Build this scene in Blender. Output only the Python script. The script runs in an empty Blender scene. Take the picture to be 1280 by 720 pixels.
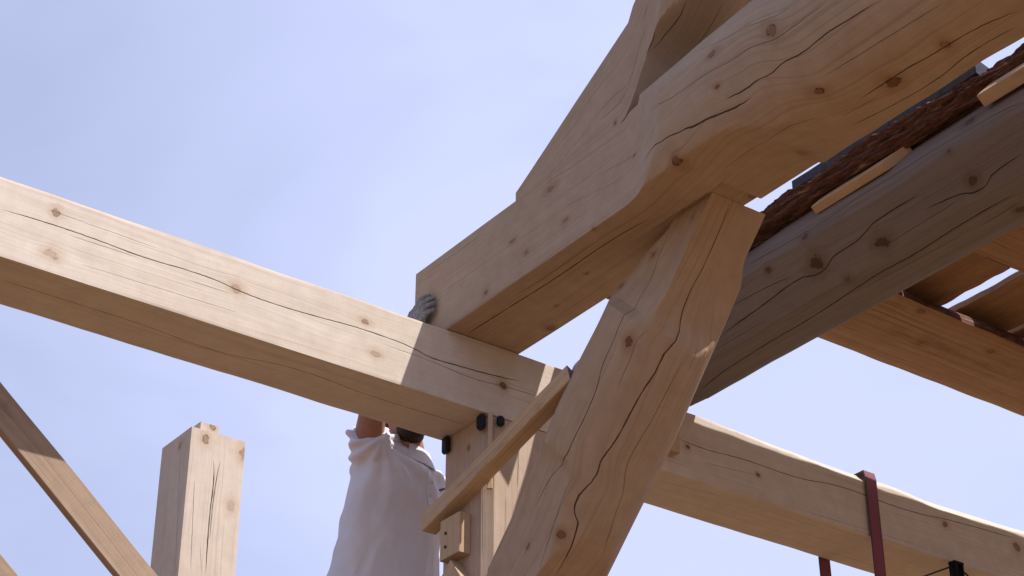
import bpy, bmesh, math, random
from mathutils import Vector, Matrix, noise as mnoise
R = math.radians
S = bpy.context.scene
C = S.collection
random.seed(4)

# ---------------------------------------------------------------- camera
cam = bpy.data.cameras.new("camera"); camo = bpy.data.objects.new("camera", cam); C.objects.link(camo)
camo.matrix_world = Matrix((
    (0.8103193354378158, -0.2946615765228421, -0.5065146887669594, -3.69137),
    (-0.5859726031210645, -0.4010783351459713, -0.7041109837717769, -5.55562),
    (0.0043223844276092105, 0.867358475140244, -0.4976651410288355, -3.64264),
    (0, 0, 0, 1)))
cam.sensor_width = 36; cam.lens = 69.618; cam.clip_start = .05; cam.clip_end = 2000
S.camera = camo

# ---------------------------------------------------------------- light
SUN = Vector((.31, -.60, 1.0)).normalized()
SUN_STRENGTH = 5.0
SKY_HAZE = (5.95, 6.55, 9.6)
world = bpy.data.worlds.new("World"); S.world = world; world.use_nodes = True
nt = world.node_tree; nt.nodes.clear()
out = nt.nodes.new('ShaderNodeOutputWorld'); bg = nt.nodes.new('ShaderNodeBackground'); bg.inputs[1].default_value = .1
sky = nt.nodes.new('ShaderNodeTexSky'); sky.sky_type = 'NISHITA'; sky.sun_disc = False
sky.sun_elevation = math.asin(SUN.z); sky.sun_rotation = math.atan2(SUN.x, SUN.y)
sky.air_density = 1.0; sky.dust_density = 2.0; sky.ozone_density = 1.5
tc = nt.nodes.new('ShaderNodeTexCoord')
mp = nt.nodes.new('ShaderNodeMapping'); mp.inputs['Scale'].default_value = (1, 1, 2.2)
n1 = nt.nodes.new('ShaderNodeTexNoise'); n1.inputs['Scale'].default_value = 3.2; n1.inputs['Detail'].default_value = 4; n1.inputs['Roughness'].default_value = .5
n1.inputs['Distortion'].default_value = .6
mr = nt.nodes.new('ShaderNodeMapRange'); mr.inputs[1].default_value = .3; mr.inputs[2].default_value = .7; mr.inputs[3].default_value = .74; mr.inputs[4].default_value = 1.0
# thicker veil of thin cloud towards the right (a real direction of the sky, east of the frame)
dt = nt.nodes.new('ShaderNodeVectorMath'); dt.operation = 'DOT_PRODUCT'; dt.inputs[1].default_value = (.81, -.586, 0.0)
dr = nt.nodes.new('ShaderNodeMapRange'); dr.inputs[1].default_value = -.24; dr.inputs[2].default_value = .05; dr.inputs[3].default_value = -.20; dr.inputs[4].default_value = .16
ad = nt.nodes.new('ShaderNodeMath'); ad.operation = 'ADD'; ad.use_clamp = True
mx = nt.nodes.new('ShaderNodeMix'); mx.data_type = 'RGBA'
mx.inputs[7].default_value = SKY_HAZE + (1,)
L = nt.links.new
L(tc.outputs['Generated'], mp.inputs[0]); L(mp.outputs[0], n1.inputs[0]); L(n1.outputs[0], mr.inputs[0])
L(tc.outputs['Generated'], dt.inputs[0]); L(dt.outputs['Value'], dr.inputs[0])
L(mr.outputs[0], ad.inputs[0]); L(dr.outputs[0], ad.inputs[1]); pass
sz_ = nt.nodes.new('ShaderNodeSeparateXYZ'); L(tc.outputs['Generated'], sz_.inputs[0])
zr = nt.nodes.new('ShaderNodeMapRange'); zr.interpolation_type = 'SMOOTHSTEP'; zr.inputs[1].default_value = .68; zr.inputs[2].default_value = .9; zr.inputs[3].default_value = 1; zr.inputs[4].default_value = .2
bd = nt.nodes.new('ShaderNodeVectorMath'); bd.operation = 'DOT_PRODUCT'; bd.inputs[1].default_value = (.585, .81, 0)
br = nt.nodes.new('ShaderNodeMapRange'); br.interpolation_type = 'SMOOTHSTEP'; br.inputs[1].default_value = -.3; br.inputs[2].default_value = .5; br.inputs[3].default_value = .65; br.inputs[4].default_value = 1
L(sz_.outputs[2], zr.inputs[0]); L(tc.outputs['Generated'], bd.inputs[0]); L(bd.outputs['Value'], br.inputs[0])
m1 = nt.nodes.new('ShaderNodeMath'); m1.operation = 'MULTIPLY'; m2 = nt.nodes.new('ShaderNodeMath'); m2.operation = 'MULTIPLY'
L(ad.outputs[0], m1.inputs[0]); L(zr.outputs[0], m1.inputs[1]); L(m1.outputs[0], m2.inputs[0]); L(br.outputs[0], m2.inputs[1])
L(sky.outputs[0], mx.inputs[6]); L(m2.outputs[0], mx.inputs[0]); L(mx.outputs[2], bg.inputs[0]); L(bg.outputs[0], out.inputs[0])
sun = bpy.data.lights.new("sun", 'SUN'); sun.energy = SUN_STRENGTH; sun.angle = R(.5); sun.color = (1, .955, .89)
so = bpy.data.objects.new("sun", sun); C.objects.link(so); so.rotation_euler = SUN.to_track_quat('Z', 'Y').to_euler()
vs = S.view_settings; vs.view_transform = 'Standard'; vs.look = 'None'; vs.exposure = .2; vs.gamma = 1; vs.use_curve_mapping = False
S.render.engine = 'CYCLES'; S.cycles.max_bounces = 8; S.cycles.diffuse_bounces = 5

# ---------------------------------------------------------------- marks: checks and knots, in (metres along, metres around) on each timber
MARKS = {}
#MARKS_BEGIN
MARKS['long_beam'] = {'cracks': [(0.004, [(-1.7983, 0.5745), (-1.5441, 0.5669), (-1.2594, 0.5746), (-1.0632, 0.5682), (-0.8919, 0.5819), (-0.7702, 0.5871), (-0.5694, 0.5803), (-0.3209, 0.5703), (-0.1314, 0.5812), (-0.0586, 0.5926), (0.0404, 0.5893), (0.1746, 0.5822), (0.3572, 0.5649)]), (0.0018, [(-1.5535, 0.5863), (-1.2953, 0.584)]), (0.0015, [(-0.2806, 0.6048), (-0.0655, 0.6085), (0.1262, 0.6213), (0.2695, 0.6122), (0.4817, 0.6043)]), (0.0018, [(-1.0975, 0.606), (-0.9223, 0.6052)]), (0.0025, [(-1.7114, 0.8908), (-1.2039, 0.8934), (-0.9093, 0.9129), (-0.5626, 0.8652), (-0.2192, 0.8878), (0.1982, 0.8783)]), (0.001, [(-1.6389, 0.5151), (-1.2153, 0.5231)]), (0.001, [(-1.5005, 0.6814), (-0.8844, 0.6707)]), (0.003, [(1.1357, 0.5746), (1.2637, 0.5928), (1.5282, 0.5816), (1.7641, 0.5838), (2.1048, 0.5567), (2.4115, 0.5642), (2.7812, 0.5389), (3.1824, 0.5211)]), (0.0012, [(1.26, 0.6588), (1.5732, 0.6355)]), (0.0015, [(1.099, 0.844), (1.4356, 0.805)]), (0.001, [(1.8565, 0.7295), (2.5309, 0.7168)])],
  'knots': [(-1.6066, 0.5159, 0.012, 0.55), (-1.6058, 0.6806, 0.02, 0.25), (-0.9053, 0.5765, 0.014, 0.35), (-0.3648, 0.5335, 0.012, 0.55), (-0.3171, 0.6533, 0.01, 0.3), (0.2657, 0.6099, 0.012, 0.8), (1.1981, 0.6111, 0.012, 0.8), (1.5824, 0.633, 0.012, 0.8), (2.7095, 0.5688, 0.011, 0.7), (3.1855, 0.5642, 0.014, 0.6)]}
MARKS['log_beam'] = {'cracks': [(0.006, [(-0.0024, 1.2508), (0.2793, 1.2624), (0.5676, 1.2727), (0.8538, 1.2702), (1.0828, 1.2971)]), (0.002, [(0.3437, 1.2231), (0.6278, 1.233), (0.8208, 1.2297)]), (0.0018, [(0.9183, 0.8827), (1.0462, 0.9012), (1.2266, 0.9851)]), (0.0011, [(0.7438, 0.9361), (1.0881, 1.0285)]), (0.0012, [(-0.2045, 0.6967), (0.2336, 0.7088)]), (0.001, [(-0.0512, 0.9253), (0.2937, 0.9417)]), (0.005, [(1.2291, 1.0821), (1.2996, 1.0846), (1.4082, 1.12), (1.4988, 1.1686), (1.5783, 1.1939), (1.691, 1.2052), (1.8179, 1.2004)]), (0.0045, [(1.7076, 1.1769), (1.8771, 1.1682), (2.0098, 1.1055), (2.1674, 1.0879), (2.2962, 1.094), (2.3744, 1.0951)]), (0.002, [(1.3523, 0.9161), (1.5626, 1.018), (1.7182, 1.0365), (1.9622, 1.0301), (2.0797, 1.005), (2.2033, 1.0054)]), (0.0015, [(1.5759, 0.836), (1.9049, 0.9394), (2.0784, 0.9325)]), (0.0035, [(2.1092, 1.3188), (2.1997, 1.3071), (2.2983, 1.3034), (2.3907, 1.3091), (2.5677, 1.3222), (2.7052, 1.3524)]), (0.005, [(1.9902, 1.4289), (2.1613, 1.4105), (2.3331, 1.4085), (2.4709, 1.3909), (2.6538, 1.4047)]), (0.0012, [(1.4527, 1.3358), (1.6561, 1.343), (1.8467, 1.3182), (1.9634, 1.3549)]), (0.0015, [(2.0833, 1.1916), (2.378, 1.1995), (2.5656, 1.206)]), (0.0015, [(2.0021, 1.3631), (2.0863, 1.3481), (2.1708, 1.336)])],
  'knots': [(2.0317, 1.2364, 0.016, 0.7), (2.235, 1.3175, 0.016, 0.95), (1.6964, 1.1173, 0.014, 0.8), (1.6959, 0.9516, 0.012, 0.5), (1.9773, 0.9893, 0.026, 0.6), (1.4096, 1.2051, 0.014, 0.7), (1.7274, 1.4661, 0.012, 0.3), (2.4624, 1.3085, 0.016, 0.4), (0.2544, 1.1282, 0.013, 0.6), (0.4278, 0.9132, 0.012, 0.45), (0.5135, 1.0654, 0.01, 0.45), (0.7524, 1.0371, 0.01, 0.4), (0.6625, 0.7325, 0.014, 0.4), (0.9089, 1.1733, 0.012, 0.4), (0.6486, 1.3661, 0.011, 0.6), (0.3937, 1.4415, 0.01, 0.5), (1.3736, 1.5411, 0.013, 0.4), (0.24, 1.5282, 0.01, 0.4), (1.1603, 0.9527, 0.006, 0.6)]}
MARKS['rafter_log'] = {'cracks': [(0.0015, [(0.6423, 0.7384), (0.8161, 0.668), (1.0265, 0.6215), (1.1648, 0.6545), (1.1908, 0.623)]), (0.002, [(0.9575, 0.6688), (1.1291, 0.6753), (1.2277, 0.613), (1.2409, 0.7551), (1.3874, 0.7224)]), (0.0035, [(1.244, 0.7663), (1.3511, 0.7974), (1.465, 0.8116)]), (0.0035, [(1.2512, 1.0053), (1.3588, 0.9811), (1.5191, 0.9517)]), (0.004, [(1.4923, 1.0688), (1.5573, 1.0752)]), (0.001, [(0.72, 0.5131), (1.0104, 0.4392)])],
  'knots': [(1.049, 0.7372, 0.008, 0.6), (0.5871, 0.3652, 0.01, 0.5), (1.2434, 0.53, 0.01, 0.6)]}
MARKS['knee_brace'] = {'cracks': [(0.003, [(-0.5885, 0.6154), (-0.4492, 0.5807), (-0.2943, 0.511), (-0.1, 0.5092), (0.0253, 0.5434), (0.1288, 0.5471), (0.2786, 0.5912), (0.4051, 0.6548), (0.5386, 0.763)]), (0.0055, [(-0.748, 0.3698), (-0.5314, 0.3977), (-0.4658, 0.4332), (-0.322, 0.4008), (-0.192, 0.3653), (-0.0499, 0.3572), (0.111, 0.3354), (0.2239, 0.3297), (0.3315, 0.348), (0.4918, 0.3297), (0.6504, 0.3399), (0.7029, 0.3638)]), (0.0016, [(-0.0476, 0.4384), (0.0722, 0.4395), (0.1955, 0.4219)]), (0.0018, [(-0.6128, 0.2392), (-0.2802, 0.2922), (-0.0773, 0.2771), (0.1442, 0.2639)]), (0.0015, [(-0.752, 0.4281), (-0.6209, 0.4621), (-0.3859, 0.475)]), (0.0015, [(0.1134, 0.6648), (0.2202, 0.7599)]), (0.0014, [(0.0952, 0.2191), (0.2083, 0.2399)])],
  'knots': [(0.124, 0.4689, 0.016, 0.85), (0.261, 0.7576, 0.012, 0.4), (0.4206, 0.7181, 0.012, 0.55), (-0.7104, 0.5544, 0.013, 0.6), (-0.5925, 0.4301, 0.01, 0.7), (0.6018, 0.532, 0.012, 0.3)]}
MARKS['weathered_log'] = {'cracks': [(0.005, [(0.537, 0.8628), (0.7982, 0.8428), (0.9928, 0.8287), (1.0927, 0.8473), (1.1896, 0.8195), (1.2999, 0.8152), (1.4213, 0.7886), (1.6388, 0.7853)]), (0.005, [(1.6249, 0.8414), (1.7708, 0.8558), (1.8674, 0.8784), (1.9359, 0.8541), (2.0688, 0.8447)]), (0.0045, [(0.2182, 1.0466), (0.6433, 0.9878), (0.9825, 0.9813), (1.3158, 0.9605), (1.4609, 0.9628), (1.7558, 0.9521), (1.9617, 0.9526)]), (0.0025, [(0.6285, 0.7853), (0.8296, 0.7925), (0.9684, 0.8044)]), (0.002, [(0.7776, 0.6711), (1.0081, 0.6752), (1.2346, 0.6757), (1.3604, 0.6675), (1.7918, 0.661), (2.1472, 0.6901)]), (0.0015, [(1.4258, 0.8804), (1.7608, 0.8727)]), (0.0015, [(1.7192, 1.0044), (1.9623, 0.9881)]), (0.001, [(0.4499, 0.9023), (0.7772, 0.8977)]), (0.0012, [(1.2116, 0.9836), (1.6728, 0.994)])],
  'knots': [(1.0982, 0.8104, 0.02, 0.9), (1.4025, 0.8663, 0.016, 0.8), (0.878, 0.7366, 0.01, 0.6), (1.0903, 0.6953, 0.01, 0.6), (1.191, 0.917, 0.014, 0.35), (1.8519, 0.8369, 0.014, 0.7), (1.8143, 0.7064, 0.012, 0.6), (1.9041, 0.6218, 0.012, 0.5), (1.9265, 1.0201, 0.012, 0.6)]}
MARKS['timber_post'] = {'cracks': [(0.003, [(0.0978, 0.8673), (0.2719, 0.8642)]), (0.0015, [(0.2288, 0.7107), (0.5828, 0.7148)]), (0.001, [(0.316, 0.8088), (0.6209, 0.8038)])],
  'knots': [(0.0959, 0.6205, 0.008, 0.6)]}
MARKS['tenon_post'] = {'cracks': [(0.006, [(0.1333, 0.8471), (0.2347, 0.8602), (0.4146, 0.8558), (0.6957, 0.8611)]), (0.0035, [(0.1221, 0.8879), (0.2922, 0.8695), (0.5292, 0.8661)]), (0.002, [(0.2605, 0.7639), (0.7021, 0.7858)]), (0.0015, [(0.0741, 0.6338), (0.7066, 0.6992)]), (0.0018, [(0.5599, 0.8203), (0.7005, 0.8414)])],
  'knots': [(0.0444, 0.8017, 0.02, 0.5), (0.0664, 1.0009, 0.02, 0.45), (0.3361, 0.9604, 0.02, 0.15), (0.0577, 0.6229, 0.014, 0.3)]}
#MARKS_END

# ---------------------------------------------------------------- node helpers
class G:
    def __init__(s, name):
        s.m = bpy.data.materials.new(name); s.m.use_nodes = True
        s.t = s.m.node_tree; s.t.nodes.clear()
        s.out = s.t.nodes.new('ShaderNodeOutputMaterial'); s.b = s.t.nodes.new('ShaderNodeBsdfPrincipled')
        s.t.links.new(s.b.outputs[0], s.out.inputs[0])
    def n(s, t, **kw):
        x = s.t.nodes.new(t)
        for k, v in kw.items(): setattr(x, k, v)
        return x
    def put(s, sock, v):
        if isinstance(v, bpy.types.NodeSocket): s.t.links.new(v, sock)
        else: sock.default_value = v
    def math(s, op, a, b=0.0, c=0.0, clamp=False):
        x = s.n('ShaderNodeMath', operation=op, use_clamp=clamp)
        s.put(x.inputs[0], a); s.put(x.inputs[1], b); s.put(x.inputs[2], c)
        return x.outputs[0]
    def mapr(s, v, a, b, c=0.0, d=1.0, smooth=False):
        x = s.n('ShaderNodeMapRange'); x.interpolation_type = 'SMOOTHSTEP' if smooth else 'LINEAR'
        s.put(x.inputs[0], v)
        for i, q in enumerate((a, b, c, d)): s.put(x.inputs[i+1], q)
        return x.outputs[0]
    def mix(s, f, a, b, mode='MIX'):
        x = s.n('ShaderNodeMix', data_type='RGBA', blend_type=mode)
        s.put(x.inputs[0], f); s.put(x.inputs[6], a if isinstance(a, bpy.types.NodeSocket) else tuple(a)+(1,)); s.put(x.inputs[7], b if isinstance(b, bpy.types.NodeSocket) else tuple(b)+(1,))
        return x.outputs[2]
    def noise(s, vec, scale, detail=3, rough=.5, dist=0.0):
        x = s.n('ShaderNodeTexNoise'); x.inputs['Scale'].default_value = scale; x.inputs['Detail'].default_value = detail
        x.inputs['Roughness'].default_value = rough; x.inputs['Distortion'].default_value = dist
        if vec is not None: s.put(x.inputs[0], vec)
        return x.outputs[0]
    def comb(s, x, y, z=0.0):
        c = s.n('ShaderNodeCombineXYZ'); s.put(c.inputs[0], x); s.put(c.inputs[1], y); s.put(c.inputs[2], z)
        return c.outputs[0]

def wood(name, pale, tan, marks=None, streak=.5, seed=0.0, grey=0.0, rough=.75, saw=0.0, blotch=.35, spots=.0):
    g = G(name); marks = marks or {}
    uv = g.n('ShaderNodeUVMap', uv_map='grain').outputs[0]
    sp = g.n('ShaderNodeSeparateXYZ'); g.put(sp.inputs[0], uv)
    u, v = sp.outputs[0], sp.outputs[1]
    obj = g.n('ShaderNodeTexCoord').outputs['Object']
    # grain turns around each knot
    warp = v; kmask = None; kring = None; khalo = None
    edge_n = g.noise(g.comb(g.math('MULTIPLY', u, 30), g.math('MULTIPLY', v, 30), seed), 1.0, 2)
    edge = g.math('MULTIPLY', g.math('SUBTRACT', edge_n, .5), 1.9)
    broken = g.mapr(g.noise(g.comb(g.math('MULTIPLY', u, 55), g.math('MULTIPLY', v, 55), seed+8), 1.0, 3), .40, .58, .1, 1)
    for (ku, kv, kr, dark) in marks.get('knots', []):
        hs = math.sin(ku*91+kv*57); kr = kr*(.86+.26*hs); asp = .55+.35*abs(math.sin(ku*37+kv*13))
        du = g.math('MULTIPLY', g.math('SUBTRACT', u, ku), asp/kr); dv = g.math('MULTIPLY', g.math('SUBTRACT', v, kv), 1/kr)
        d = g.math('SQRT', g.math('ADD', g.math('MULTIPLY', du, du), g.math('MULTIPLY', dv, dv)))
        dn = g.math('ADD', d, edge)
        e = g.math('POWER', 2.718, g.math('MULTIPLY', g.math('MULTIPLY', d, d), -.16))
        warp = g.math('SUBTRACT', warp, g.math('MULTIPLY', g.math('MULTIPLY', dv, kr*.75), e))
        core = g.math('MULTIPLY', g.mapr(dn, .75, 1.05, 1, 0, True), min(1, dark*1.1))
        ring = g.math('MULTIPLY', g.math('MULTIPLY', g.mapr(dn, .7, .95, 0, 1, True), g.mapr(dn, 1.0, 1.3, 1, 0, True)), min(1, dark*1.6)); ring = g.math('MULTIPLY', ring, broken)
        halo = g.math('MULTIPLY', g.mapr(dn, .8, 3.6, 1, 0, True), .35+.3*dark)
        d2 = g.math('SQRT', g.math('ADD', g.math('MULTIPLY', g.math('MULTIPLY', du, du), 1.4), g.math('MULTIPLY', g.math('MULTIPLY', dv, dv), .12)))
        halo = g.math('MAXIMUM', halo, g.math('MULTIPLY', g.mapr(g.math('ADD', d2, g.math('MULTIPLY', edge, .5)), .3, 1.7, 1, 0, True), .3+.2*dark))
        kmask = core if kmask is None else g.math('MAXIMUM', kmask, core)
        kring = ring if kring is None else g.math('MAXIMUM', kring, ring)
        khalo = halo if khalo is None else g.math('MAXIMUM', khalo, halo)
    wob = g.math('MULTIPLY', g.math('SUBTRACT', g.noise(g.comb(g.math('MULTIPLY', u, 1.6), g.math('MULTIPLY', v, 5), seed+3), 1.0, 2), .5), .05)
    warp = g.math('ADD', warp, wob)
    fine = g.noise(g.comb(g.math('MULTIPLY', u, 2.5), g.math('MULTIPLY', warp, 170), seed), 1.0, 3, .6)
    band = g.noise(g.comb(g.math('MULTIPLY', u, .9), g.math('MULTIPLY', warp, 46), seed+9), 1.0, 3, .6, .4)
    wide = g.noise(g.comb(g.math('MULTIPLY', u, 1.4), g.math('MULTIPLY', v, 4.5), seed+20), 1.0, 3)
    mott = g.noise(obj, 14.0, 4, .6)
    f = g.mapr(g.math('ADD', g.math('MULTIPLY', fine, .4), g.math('MULTIPLY', band, .6)), .38, .62)
    f2 = g.math('ADD', g.math('MULTIPLY', f, streak), g.math('MULTIPLY', g.mapr(wide, .3, .7), blotch), clamp=True)
    col = g.mix(f2, pale, tan)
    lat = g.noise(g.comb(g.math('MULTIPLY', u, .7), g.math('MULTIPLY', warp, 95), seed+40), 1.0, 2, .5)
    col = g.mix(g.mapr(lat, .57, .66, 0, min(1, streak*.95), True), col, (tan[0]*.78, tan[1]*.66, tan[2]*.55))
    col = g.mix(g.mapr(mott, .35, .75, 0, .34), col, tuple(c*.72 for c in tan))
    if spots:
        sn = g.noise(g.comb(g.math('MULTIPLY', u, 3), g.math('MULTIPLY', v, 9), seed+31), 1.0, 5, .7)
        col = g.mix(g.mapr(sn, .52, .72, 0, spots, True), col, tuple(c*.42 for c in tan))
    if grey:
        gn = g.noise(g.comb(g.math('MULTIPLY', u, 1.1), g.math('MULTIPLY', v, 7), seed+5), 1.0, 5, .65)
        col = g.mix(g.mapr(gn, .3, .65, grey*.55, grey), col, (.22, .205, .215))
    if khalo is not None:
        col = g.mix(khalo, col, tuple(a*b for a, b in zip(tan, (.78, .62, .48))))
        col = g.mix(kmask, col, (.075, .045, .035) if grey else (.17, .08, .04)); col = g.mix(kring, col, (.075, .036, .02))
    # checks (drying cracks)
    cmask = None
    jit = g.math('MULTIPLY', g.math('SUBTRACT', g.noise(g.comb(g.math('MULTIPLY', u, 9), seed, 0.0), 1.0, 4, .65), .5), .0045)
    jit = g.math('ADD', jit, g.math('MULTIPLY', g.math('SUBTRACT', g.noise(g.comb(g.math('MULTIPLY', u, 38), seed+4, 2.0), 1.0, 3, .6), .5), .0042))
    jv = g.math('ADD', v, jit)
    wn = g.mapr(g.noise(g.comb(g.math('MULTIPLY', u, 14), seed+2, 7.0), 1.0, 3), .25, .7, .35, 1.25)
    for (w, pts) in marks.get('cracks', []):
        u0, u1 = pts[0][0], pts[-1][0]
        vs_ = [p[1] for p in pts]; v0, v1 = min(vs_)-.02, max(vs_)+.02
        t = g.mapr(u, u0, u1, 0, 1)
        fc = g.n('ShaderNodeFloatCurve'); cv = fc.mapping.curves[0]; fc.mapping.use_clip = True
        P = [((p[0]-u0)/(u1-u0), (p[1]-v0)/(v1-v0)) for p in pts]
        cv.points[0].location = P[0]; cv.points[1].location = P[-1]
        for p in P[1:-1]: cv.points.new(*p)
        fc.mapping.update(); g.put(fc.inputs['Value'], t)
        cvv = g.math('ADD', g.math('MULTIPLY', fc.outputs[0], v1-v0), v0)
        dist = g.math('ABSOLUTE', g.math('SUBTRACT', jv, cvv))
        ln_ = (u1-u0)/.09; w = w*.85; env = g.math('MINIMUM', g.math('MULTIPLY', t, ln_), g.math('MULTIPLY', g.math('SUBTRACT', 1, t), ln_)); env = g.math('MINIMUM', env, 1)
        ww = g.math('MULTIPLY', g.math('MULTIPLY', env, wn), w*.5)
        q = g.mapr(g.math('SUBTRACT', dist, ww), -.0004, .0011, 1, 0, True)
        q = g.math('MULTIPLY', q, g.mapr(env, 0.0, .35))
        if w < .0022: q = g.math('MULTIPLY', q, .35+.55*w/.0022)
        cmask = q if cmask is None else g.math('MAXIMUM', cmask, q)
    h = g.math('ADD', g.math('MULTIPLY', fine, .25), g.math('MULTIPLY', band, .6))
    if saw:
        sw = g.noise(g.comb(g.math('MULTIPLY', u, 260), g.math('MULTIPLY', v, 5), seed), 1.0, 2)
        h = g.math('ADD', h, g.math('MULTIPLY', sw, saw)); col = g.mix(g.mapr(sw, .45, .8, 0, saw*.25), col, tuple(c*.7 for c in tan))
    if cmask is not None:
        col = g.mix(g.math('MULTIPLY', cmask, .93), col, (.04, .022, .014))
        h = g.math('SUBTRACT', h, g.math('MULTIPLY', cmask, 4.0))
    g.put(g.b.inputs['Base Color'], col); g.b.inputs['Roughness'].default_value = rough
    g.b.inputs['Specular IOR Level'].default_value = .25
    bp = g.n('ShaderNodeBump'); bp.inputs['Strength'].default_value = .6; bp.inputs['Distance'].default_value = .0026
    g.put(bp.inputs['Height'], h); g.put(g.b.inputs['Normal'], bp.outputs[0])
    return g.m

def end_grain(name, pale, tan):
    g = G(name)
    uv = g.n('ShaderNodeUVMap', uv_map='grain').outputs[0]
    ln = g.n('ShaderNodeVectorMath', operation='LENGTH'); g.put(ln.inputs[0], uv)
    nn = g.noise(uv, 9.0, 3)
    r = g.math('SINE', g.math('MULTIPLY', g.math('ADD', ln.outputs['Value'], g.math('MULTIPLY', nn, .03)), 900))
    col = g.mix(g.mapr(r, -1, 1, 0, .6), pale, tan)
    col = g.mix(g.mapr(nn, .4, .75, 0, .5), col, tuple(c*.5 for c in tan))
    g.put(g.b.inputs['Base Color'], col); g.b.inputs['Roughness'].default_value = .85
    return g.m

def bark(name, red=.5):
    g = G(name)
    uv = g.n('ShaderNodeUVMap', uv_map='grain').outputs[0]
    sp = g.n('ShaderNodeSeparateXYZ'); g.put(sp.inputs[0], uv)
    a = g.noise(g.comb(g.math('MULTIPLY', sp.outputs[0], 4), g.math('MULTIPLY', sp.outputs[1], 14), 1.0), 1.0, 5, .6, .8)
    b = g.noise(g.comb(g.math('MULTIPLY', sp.outputs[0], 18), g.math('MULTIPLY', sp.outputs[1], 60), 4.0), 1.0, 5, .7)
    col = g.mix(g.mapr(b, .3, .7), (.045, .017, .012), (.19, .075, .042))
    col = g.mix(g.mapr(a, .56, .60, 0, red, True), col, (.30, .16, .085))
    g.put(g.b.inputs['Base Color'], col); g.b.inputs['Roughness'].default_value = .9
    bp = g.n('ShaderNodeBump'); bp.inputs['Strength'].default_value = .9; bp.inputs['Distance'].default_value = .012
    g.put(bp.inputs['Height'], g.math('ADD', b, g.math('MULTIPLY', g.mapr(a, .5, .6), .6))); g.put(g.b.inputs['Normal'], bp.outputs[0])
    return g.m

def plain(name, col, rough=.6, metal=0.0, var=.25, scale=40.0, bump=.3, dist=.002, col2=None):
    g = G(name); o = g.n('ShaderNodeTexCoord').outputs['Object']
    n = g.noise(o, scale, 4, .6)
    g.put(g.b.inputs['Base Color'], g.mix(g.mapr(n, .3, .7), col, col2 or tuple(c*(1-var) for c in col)))
    g.b.inputs['Roughness'].default_value = rough; g.b.inputs['Metallic'].default_value = metal
    g.b.inputs['Specular IOR Level'].default_value = .3
    bp = g.n('ShaderNodeBump'); bp.inputs['Strength'].default_value = bump; bp.inputs['Distance'].default_value = dist
    g.put(bp.inputs['Height'], n); g.put(g.b.inputs['Normal'], bp.outputs[0])
    return g.m

# ---------------------------------------------------------------- object helpers
def key(tab, s):
    if not isinstance(tab, (list, tuple)): return tab
    if s <= tab[0][0]: return tab[0][1]
    for (a, x), (b, y) in zip(tab, tab[1:]):
        if s <= b:
            t = (s-a)/(b-a)
            if isinstance(tab, list): t = t*t*(3-2*t)      # lists ease, tuples run straight
            return x+(y-x)*t
    return tab[-1][1]

def link(name, bm, mats, parent=None, sharp=32):
    me = bpy.data.meshes.new(name)
    bmesh.ops.recalc_face_normals(bm, faces=bm.faces)
    bm.to_mesh(me); bm.free()
    for m in (mats if isinstance(mats, (list, tuple)) else [mats]): me.materials.append(m)
    for p in me.polygons: p.use_smooth = True
    me.set_sharp_from_angle(angle=R(sharp))
    o = bpy.data.objects.new(name, me); C.objects.link(o)
    if parent is not None: o.parent = parent
    return o

def tag(o, label=None, cat=None, group=None, kind=None):
    if label: o['label'] = label
    if cat: o['category'] = cat
    if group: o['group'] = group
    if kind: o['kind'] = kind
    return o

def empty(name, loc, label, cat, group=None):
    o = bpy.data.objects.new(name, None); C.objects.link(o); o.location = loc; o.empty_display_size = .1
    tag(o, label, cat, group); bpy.context.view_layer.update()
    return o

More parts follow.
